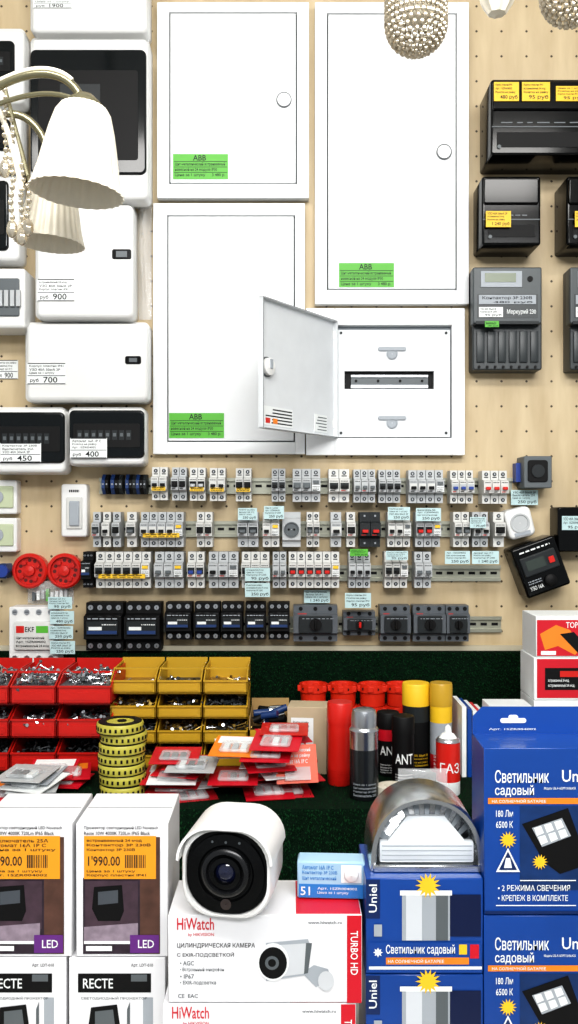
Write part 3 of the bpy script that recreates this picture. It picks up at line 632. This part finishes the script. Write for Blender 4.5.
def cambox(y0,z0,px0,px1,full=True):
    df,db=.95,.85; b=B('security_camera_box'); z1=Z(y0,df); b.box(X(px0,df),X(px1,df),db,df,z0,z1,WB,bev=.001,seg=1); e=df+.0006
    b.pq(px1-15,px1-.5,y0+.5,y0+88,e,PRED); b.ptext('TURBO HD',px1-11.5,px1-4,y0+16,y0+60,e+.0004,PAPER,rot=-90)
    b.box(X(px1-66,df),X(px1-1,df),db+.004,df-.003,z1,z1+.0005,PRED)
    b.ptext('HiWatch',px0+9,px0+46,y0+3,y0+15,e,PRED); b.ptext('by HIKVISION',px0+20,px0+46,y0+18,y0+22,e,PRED)
    b.ptext('ЦИЛИНДРИЧЕСКАЯ КАМЕРА',px0+9,px0+87,y0+28,y0+33.5,e,INK); b.ptext('С EXIR-ПОДСВЕТКОЙ',px0+9,px0+66,y0+37,y0+42.5,e,INK)
    for i,t in enumerate(('• AGC','• Встроенный микрофон','• IP67','• EXIR-подсветка')): b.ptext(t,px0+12,px0+12+(14,44,14,36)[i],y0+46+i*6.6,y0+50.5+i*6.6,e,GREY)
    b.ptext('CE  EAC',px0+10,px0+30,y0+79,y0+83,e,GREY); b.ptext('www.hiwatch.ru',px1-54,px1-20,y0+6,y0+9,e,GREY)
    x,y=px1-104,y0+24
    b.poly([(x+8,y+4),(x+50,y),(x+52,y+6),(x+49,y+36),(x+8,y+42)],e+.0004,LGREY)
    b.poly([(x+22,y+6),(x+54,y+4),(x+50,y+34),(x+22,y+38)],e+.0006,mat('print_cam_white','#c4c7ca',.4)); b.poly([(x+48,y+4),(x+54,y+4),(x+50,y+34),(x+46,y+35)],e+.0007,GREY)
    b.poly([(x+15+16*math.cos(t/12*math.pi),y+23-19*math.sin(t/12*math.pi)) for t in range(24)],e+.0008,PAPER)
    b.poly([(x+15+14*math.cos(t/12*math.pi),y+24-16*math.sin(t/12*math.pi)) for t in range(24)],e+.001,BLK); b.poly([(x+14+7*math.cos(t/8*math.pi),y+24-7*math.sin(t/8*math.pi)) for t in range(16)],e+.0014,GREY); b.poly([(x+14+4*math.cos(t/8*math.pi),y+24-4*math.sin(t/8*math.pi)) for t in range(16)],e+.0017,BLK)
    b.poly([(x+44,y+34),(x+56,y+26),(x+70,y+30),(x+74,y+42),(x+58,y+48)],e+.0003,LGREY)
    b.poly([(x+68+8*math.cos(t/8*math.pi),y+42-10*math.sin(t/8*math.pi)) for t in range(16)],e+.0012,mat('print_cam_white','#c4c7ca'))
    b.done()
z3=Z(1003,.95)
cambox(915,z3+.0005,168,362); cambox(1003.8,CT,163,356)
# bullet security camera
b=B('bullet_security_camera'); zt_=Z(915,.95)+.0008
S=.0525
b.M=Matrix.Translation((X(226,.965),-.965,zt_+S*1.0+.0005))@Matrix.Rotation(math.radians(-9),4,'Z')
CW=mat('camera_white','#e4e4e2',.3)
def ring(w,hh,r,d,dz=0): return b.rr(-w,w,-hh+dz,hh+dz,r,d,8)
b.loft([ring(S*.96,S*.95,.036,.0),ring(S*1.0,S*.98,.036,-.004),ring(S*1.0,S,.036,-.04),ring(S*.98,S*.98,.037,-.085),ring(S*.9,S*.9,.038,-.092),],CW,False,True,True)
b.loft([ring(S*.96,S*.95,.036,.0),ring(S*.91,S*.91,.038,.001),ring(S*.90,S*.90,.038,-.006)],CW,False,False,False)
b.loft([ring(S*.90,S*.90,.040,-.006),ring(S*.89,S*.89,.040,-.003)],BLACK,False,True)
b.lathe((0,0,0),[(S*.86,-.003),(S*.85,.0005),(S*.62,.001),(S*.58,-.001),(S*.48,-.001)],BLACK,'Y',40)
b.lathe((0,0,.002),[(S*.52,-.003),(S*.52,.005),(S*.47,.007),(S*.42,.007),(S*.38,.002),(S*.32,.001)],mat('lens_ring','#151618',.25),'Y',40)
b.lathe((0,0,.002),[(S*.36,.001),(S*.34,.006),(S*.24,.007),(S*.22,.002)],BLACK,'Y',40)
b.lathe((0,0,.002),[(S*.24,.001),(S*.2,.003),(S*.1,.005),(.0005,.0055)],mat('lens_glass','#101530',.03,coat=1.0),'Y',32)
b.lathe((0,0,-S*.66),[(S*.12,-.001),(S*.12,.0015),(S*.08,.002),(.0005,.001)],mat('ir_led','#3a3230',.1),'Y',20)
for q in (-.3,.0,.3): b.cyl((q*S,0.0,S*.68),.0015,.0012,GREY,'Y',10)
def arc(s_,d):
    return b.rr(-S*s_,S*s_,-S*s_,S*s_,.037*s_,d,8)[0:18]
rings=[]
for d_ in (-.08,.012):
    rings.append(arc(1.06,d_)+arc(1.005,d_)[::-1])
b.loft(rings,CW,True,True,False)
b.cyl((0,.092,0),.018,-.015,CW,'Y'); b.tube([(0,.105,0),(0,.115,0),(0,.12,-.02)],.012,CW,12)
b.M=Matrix.Identity(4); b.done()
b=B('motion_sensor_packet'); z0=Z(915,.95)+.0012; 
b.M=Matrix.Translation((X(331,.91),-.91,z0))@Matrix.Rotation(math.radians(-3),4,'Z')
SB=mat('packet_blue','#2a78bf',.3); SB2=mat('packet_pale','#9fc0d6',.3); w_=.0405; h_=.045
b.box(-w_,w_,-.03,0,0,h_,SB2,bev=.002,seg=1); b.quad(-w_*.95,w_*.95,h_*.04,h_*.40,.0006,SB); b.text('51',-w_*.9,-w_*.62,h_*.1,h_*.33,.001,PAPER); b.lines(-w_*.85,w_*.25,h_*.48,h_*.92,.0008,3,SB)
b.quad(w_*.3,w_*.9,h_*.45,h_*.92,.0008,PAPER); b.lathe((w_*.6,-.001,h_*.68),[(.009,0),(.008,.003),(.0005,.005)],WPL,'Y'); b.lines(-w_*.4,w_*.8,h_*.12,h_*.34,.001,2,PAPER); b.done()

def sun(b,cx,cy,r,d,m=LABY,n=14):
    pts=[]
    for i in range(n*2):
        a=math.pi*i/n; q=r if i%2==0 else r*.55; pts.append((cx+q*math.cos(a),cy+q*math.sin(a)))
    b.poly(pts[::-1],d,m)
def gbox(y0,z0,px0,px1):
    df,db=.95,.84; b=B('garden_light_box'); z1=Z(y0,df); b.box(X(px0,df),X(px1,df),db,df,z0,z1,UB,bev=.001,seg=1); e=df+.0006
    b.pq(px0,px0+14,y0+1,y0+40,e,UBD); b.ptext('Uniel',px0+3,px0+11,y0+6,y0+34,e+.0004,PAPER,rot=90)
    b.pq(px0+36,px0+84,y0+12,y0+62,e,LGREY); b.pq(px0+40,px0+56,y0+14,y0+62,e+.0003,mat('print_silver','#c8ccd0',.4)); b.pq(px0+70,px0+82,y0+14,y0+62,e+.0003,GREY); b.pq(px0+34,px0+86,y0+12,y0+17,e+.0005,PAPER)
    sun(b,px0+62,y0+7,13,e+.0008)
    b.pq(px0+84,px1-2,y0+16,y0+58,e+.0003,mat('print_deep','#08183f',.3))
    b.pq(px0+2,px1-2,y0+64,y0+94,e+.0006,UB); b.ptext('Светильник садовый',px0+20,px1-28,y0+66,y0+77,e+.001,PAPER)
    b.pq(px0+20,px1-14,y0+79,y0+86,e+.0008,ORNG); b.ptext('НА СОЛНЕЧНОЙ БАТАРЕЕ',px0+22,px0+78,y0+80.5,y0+84.5,e+.0012,PAPER)
    b.pq(px0+3,px1-1,y0+88,y0+91,e+.0008,PAPER)
    sun(b,px0+12,y0+74,5,e+.001,PAPER,8); b.pq(px0+8,px0+16,y0+46,y0+58,e+.0008,LGREY); b.pq(px1-24,px1-16,y0+66,y0+76,e+.001,LABY); b.pq(px1-13,px1-4,y0+66,y0+80,e+.001,PRED)
    b.done()
gbox(878.5,Z(974,.95)+.0004,366,483); gbox(974.5,CT,366,483)
b=B('garden_wall_lamp'); zt_=Z(878.5,.95)+.0006; cx=X(427,.93); R=.0675; Hh=.086
def arch(s_,d,n=24,inset=0):
    return [(cx+(R-inset)*math.cos(math.pi*i/n)*s_,-d,zt_+inset*.3+(Hh-inset*1.2)*(math.sin(math.pi*i/n)**.75)*s_) for i in range(n+1)]
b.loft([arch(.97,.845),arch(1,.85),arch(1,.925),arch(.98,.93),arch(1,.93,inset=.007),arch(1,.905,inset=.009)],SILV,True,False,True)
LG=mat('lamp_lens','#cfd4d8',.08,coat=1.0,var=.1)
LG2=mat('lamp_lens_facet','#9aa1a7',.1,coat=1.0,var=.3,scale=60)
b.loft([arch(1,.903,inset=.009),arch(1,.905,inset=.009)],mat('lamp_inner','#7f868c',.25,metal=.8,var=.6,scale=60),False,True)
n=24
for i in range(n):
    a0=math.pi*i/n; a1=math.pi*(i+1)/n
    def pt(a,s_,d): return (cx+(R-.011)*math.cos(a)*s_,-d,zt_+.008+(Hh-.018)*(math.sin(a)**.75)*s_)
    b.add([pt(a0,1,.906),pt(a1,1,.906),pt(a1,.45,.922),pt(a0,.45,.918)],[(0,1,2,3)],LG2 if i%2 else SILV)
b.box(cx-.056,cx+.056,.915,.929,zt_+.009,zt_+.034,LG,bev=.003)
for i in range(4): b.box(cx-.053,cx+.053,.929,.9294,zt_+.0125+i*.0055,zt_+.0135+i*.0055,LGREY)
b.prism([(cx-.046,-.92,zt_+.034),(cx+.046,-.92,zt_+.034),(cx+.022,-.915,zt_+.062),(cx-.022,-.915,zt_+.062)],(0,-.006,0),LG)
b.box(cx-R+.004,cx+R-.004,.85,.934,zt_-.0003,zt_+.008,SILV,bev=.001,seg=1)
b.done()
def tbox(y0,z0,px0,px1,tab=True):
    df,db=.95,.88; b=B('solar_garden_light_box'); z1=Z(y0,df); x0,x1=X(px0,df),X(px1,df); b.box(x0,x1,db,df,z0,z1,UB,bev=.001,seg=1); e=df+.0006
    if tab:
        zt=Z(706,db); b.prism([(x0,-db-.004,z1),(x1,-db-.004,z1),(x1,-db-.004,zt),(x0+.012,-db-.004,zt),(x0,-db-.004,zt-.012)],(0,.0015,0),UB)
        b.rbox(x0+.034,x0+.066,zt-.02,zt-.014,db+.004,db+.0046,.003,.0002,PAPER); b.rbox(x0+.044,x0+.056,zt-.017,zt-.010,db+.0041,db+.0048,.003,.0002,PAPER)
        b.lines(x0+.02,x0+.10,z1+.004,z1+.008,db+.0048,1,PAPER)
    y=y0-748
    b.ptext('Светильник',px0+11,px0+65,y+770,y+783,e,PAPER); b.ptext('садовый',px0+11,px0+50,y+785,y+797,e,PAPER); b.ptext('Uniel',px1-44,px1-14,y+770,y+782,e,PAPER)
    b.ptext('Модель USL-F-163/PT120 BLACK',px0+60,px1-30,y+787,y+790,e,PAPER)
    b.pq(px0+4,px1-2,y+798,y+804,e,ORNG); b.ptext('НА СОЛНЕЧНОЙ БАТАРЕЕ',px0+8,px0+62,y+799.2,y+802.8,e+.0004,PAPER)
    b.ptext('180 Лм',px0+12,px0+29,y+810,y+817,e,PAPER); b.ptext('6500 К',px0+12,px0+29,y+821,y+828,e,PAPER)
    b.pq(px0+36,px1-4,y+806,y+890,e,mat('print_teal','#123262',.3,var=.6,scale=30))
    sun(b,px0+24,y+840,9,e+.0006)
    b.poly([(px0+24,y+848),(px0+36,y+872),(px0+12,y+872)][::-1],e+.0008,PAPER); b.poly([(px0+24,y+851.5),(px0+33,y+870),(px0+15,y+870)][::-1],e+.0012,UBD); b.poly([(px0+22,y+858),(px0+26,y+858),(px0+28,y+868),(px0+20,y+868)],e+.0015,PAPER)
    b.poly([(px0+38,y+824),(px0+84,y+808),(px0+98,y+846),(px0+60,y+862)],e+.0006,BLK)
    b.poly([(px0+48,y+828),(px0+78,y+818),(px0+87,y+836),(px0+58,y+847)],e+.001,LGREY)
    for i in range(3):
        for j in range(2): b.poly([(px0+50+i*10+j*4,y+828-i*3+j*9),(px0+57+i*10+j*4,y+826-i*3+j*9),(px0+60+i*10+j*4,y+833-i*3+j*9),(px0+53+i*10+j*4,y+836-i*3+j*9)],e+.0014,PAPER)
    b.poly([(px0+60,y+862),(px0+98,y+846),(px0+100,y+866),(px0+76,y+874)],e+.0006,BLK)
    sun(b,px0+56,y+862,8,e+.0014)
    b.pq(px0+36,px0+92,y+880,y+881,e+.0006,PAPER); b.pq(px0+12,px0+92,y+905,y+906,e+.0006,PAPER)
    b.ptext('• 2 РЕЖИМА СВЕЧЕНИЯ',px0+14,px0+86,y+885,y+891,e+.0012,PAPER); b.ptext('• КРЕПЕЖ В КОМПЛЕКТЕ',px0+14,px0+84,y+895,y+901,e+.0012,PAPER)
    b.pq(px0+1,px1,y+911,y+914,e+.0006,UBD)
    b.done()
tbox(748,Z(915,.95)+.0004,484,606); tbox(915.4,CT,484,606,False)

# ------------- lamps hanging -------------
def shade(b,c,r,h,tilt=0):
    M0=b.M; b.M=Matrix.Translation(c)@Matrix.Rotation(math.radians(tilt),4,'Y')
    p=[(.40,0),(.50,-.02),(.60,-.10),(.70,-.28),(.79,-.5),(.88,-.75),(.98,-.94),(1.03,-1.0),(1.0,-1.0),(.86,-.75),(.77,-.5),(.67,-.28),(.56,-.12)]
    b.lathe((0,0,0),[(q*r,z*h) for q,z in p],GLASSW,'Z',144,True,rib=.02,nr=28)
    b.lathe((0,0,0),[(.001,.016),(r*.2,.014),(r*.42,.002),(r*.44,-.004),(.001,-.008)],CR,'Z',24)
    b.lathe((0,0,-.01),[(.008,0),(.012,-.02),(.015,-.04),(.008,-.06),(.001,-.065)],mat('bulb','#e9e2d0',.3),'Z',16)
    b.M=M0
CR=mat('antique_silver','#8f8a70',.25,metal=.7)
b=B('glass_shade_chandelier'); dl=.8; 
A=(X(84,dl),-dl,Z(106,dl)); shade(b,A,.060,.116,5)
dl2=.68; A2=(X(54,dl2),-dl2,Z(178,dl2)); shade(b,A2,.049,.096,4)
col=(X(-75,.75),-.75)
def bez(p0,p1,p2,p3,n=18):
    return [tuple(((1-t)**3)*Vector(p0)+3*t*(1-t)**2*Vector(p1)+3*t*t*(1-t)*Vector(p2)+t**3*Vector(p3)) for t in [i/n for i in range(n+1)]]
c0=(col[0],col[1],Z(150,.75))
arm=bez(c0,(X(0,dl),-dl,Z(60,dl)),(X(70,dl),-dl,Z(55,dl)),A,30)
b.tube(arm,.0055,CR,10)
b.tube([(p[0],p[1]-.002,p[2]+.006) for p in arm[4:26]],.003,GLASSW,8)
b.tube(bez(c0,(X(-10,dl),-dl,Z(95,dl)),(X(55,dl),-dl,Z(80,dl)),A),.0035,CR,8)
b.tube(bez((col[0],col[1],Z(180,.75)),(X(-10,dl2),-dl2,Z(90,dl2)),(X(44,dl2),-dl2,Z(95,dl2)),A2),.0055,CR,10)
b.tube(bez((X(-20,.75),-.75,Z(100,.75)),(X(0,.75),-.75,Z(90,.75)),(X(14,.75),-.75,Z(150,.75)),(X(22,.75),-.75,Z(190,.75))),.004,GLASSW,8)
b.tube([(col[0],col[1],Z(230,.75)),(col[0],col[1],2.899)],.012,CR,12); b.lathe((col[0],col[1],2.855),[(.001,0),(.05,.01),(.06,.04)],CR,'Z')
for (sx,y0,n) in ((22,165,9),(12,120,14),(28,186,5),(5,90,10)):
    for i in range(n): b.ball((X(sx+math.sin(i)*1.2,.75),-.75,Z(y0+i*7.5,.75)),.004,CRYS,6)
    b.ball((X(sx,.75),-.75,Z(y0+n*7.5+4,.75)),.008,CRYS,8,1.6)
    b.tube([(X(sx,.75),-.75,Z(y0+n*7.5,.75)),(X(sx,.75),-.75,Z(y0-12,.75))],.0008,CR,5)
b.tube([(X(-60,.75),-.75,Z(95,.75)),(X(4,.75),-.75,Z(84,.75)),(X(28,.75),-.75,Z(176,.75))],.003,CR,6)
b.done()
def crystal(cx,cy,d,r):
    b=B('crystal_pendant_lamp'); c=(X(cx,d),-d,Z(cy,d))
    for k_ in range(9):
        ph=k_/8*math.pi/2; rr_=r*math.cos(ph)*1.0; zz=c[2]-r*1.0*math.sin(ph); n=max(1,int(2*math.pi*rr_/.0098))
        for j in range(n):
            a=2*math.pi*j/n+k_*.3; b.ball((c[0]+rr_*math.cos(a),c[1]+rr_*math.sin(a),zz),.0038,CRYS,6,1.15)
    for k_ in range(6):
        for j in range(34):
            a=2*math.pi*j/34; b.ball((c[0]+r*math.cos(a),c[1]+r*math.sin(a),c[2]+.01*k_),.0038,CRYS,6,1.15)
    b.lathe((c[0],c[1],c[2]+.055),[(r*1.05,0),(r*1.05,.01),(r*.95,.01),(r*.95,0),(r*1.05,0)],CHROME,'Z')
    b.box(c[0]-r,c[0]+r,d-.003,d+.003,c[2]+.058,c[2]+.064,CHROME)
    b.tube([(c[0],c[1],c[2]+.058),(c[0],c[1],2.899)],.005,CHROME,8)
    b.ball((c[0],c[1],c[2]+.02),.022,mat('bulb','#e9e2d0'),12)
    b.done()
crystal(416,24,.7,.042); crystal(571,-6,.7,.042)
b=B('pendant_lamp'); d_=.5; c=(X(497,d_),-d_,Z(14,d_)); b.lathe(c,[(.0005,-.002),(.014,0),(.024,.016),(.03,.03),(.01,.05),(.004,.052)],GLASSW,'Z',32,rib=.08,nr=8); b.tube([(c[0],c[1],c[2]+.05),(c[0],c[1],2.899)],.004,CHROME,8); b.done()

# ------------- lights, world, camera -------------
def area(n,loc,rot,sx,sy,p,col=(1,1,1)):
    l=bpy.data.lights.new(n,'AREA'); l.shape='RECTANGLE'; l.size=sx; l.size_y=sy; l.energy=p; l.color=col
    o=bpy.data.objects.new(n,l); o.location=loc; o.rotation_euler=[math.radians(a) for a in rot]; bpy.context.scene.collection.objects.link(o)
area('ceiling_light_front',(0,-1.7,2.86),(30,0,0),2.0,.4,46,(1,.98,.95))
area('fill_light_back',(0.3,-3.3,2.8),(58,0,0),2.2,.6,85,(1,1,1))  # unseen fill light added behind the camera to flatten the lighting
wd=bpy.data.worlds.new('World'); bpy.context.scene.world=wd; wd.use_nodes=True
wd.node_tree.nodes['Background'].inputs[0].default_value=(.93,.97,1,1); wd.node_tree.nodes['Background'].inputs[1].default_value=.42
cam=bpy.data.cameras.new('Camera'); co=bpy.data.objects.new('Camera',cam); bpy.context.scene.collection.objects.link(co)
co.location=(0,-D,CZ); co.rotation_euler=(math.pi/2,0,0); cam.sensor_fit='VERTICAL'; cam.sensor_height=36; cam.lens=36*(D/K)/1024; cam.clip_start=.02
bpy.context.scene.camera=co
sc=bpy.context.scene; sc.view_settings.view_transform='Standard'; sc.view_settings.exposure=0.0
for lk in ('Medium High Contrast','High Contrast','None'):
    try: sc.view_settings.look=lk; break
    except Exception as ex: print(lk,ex)
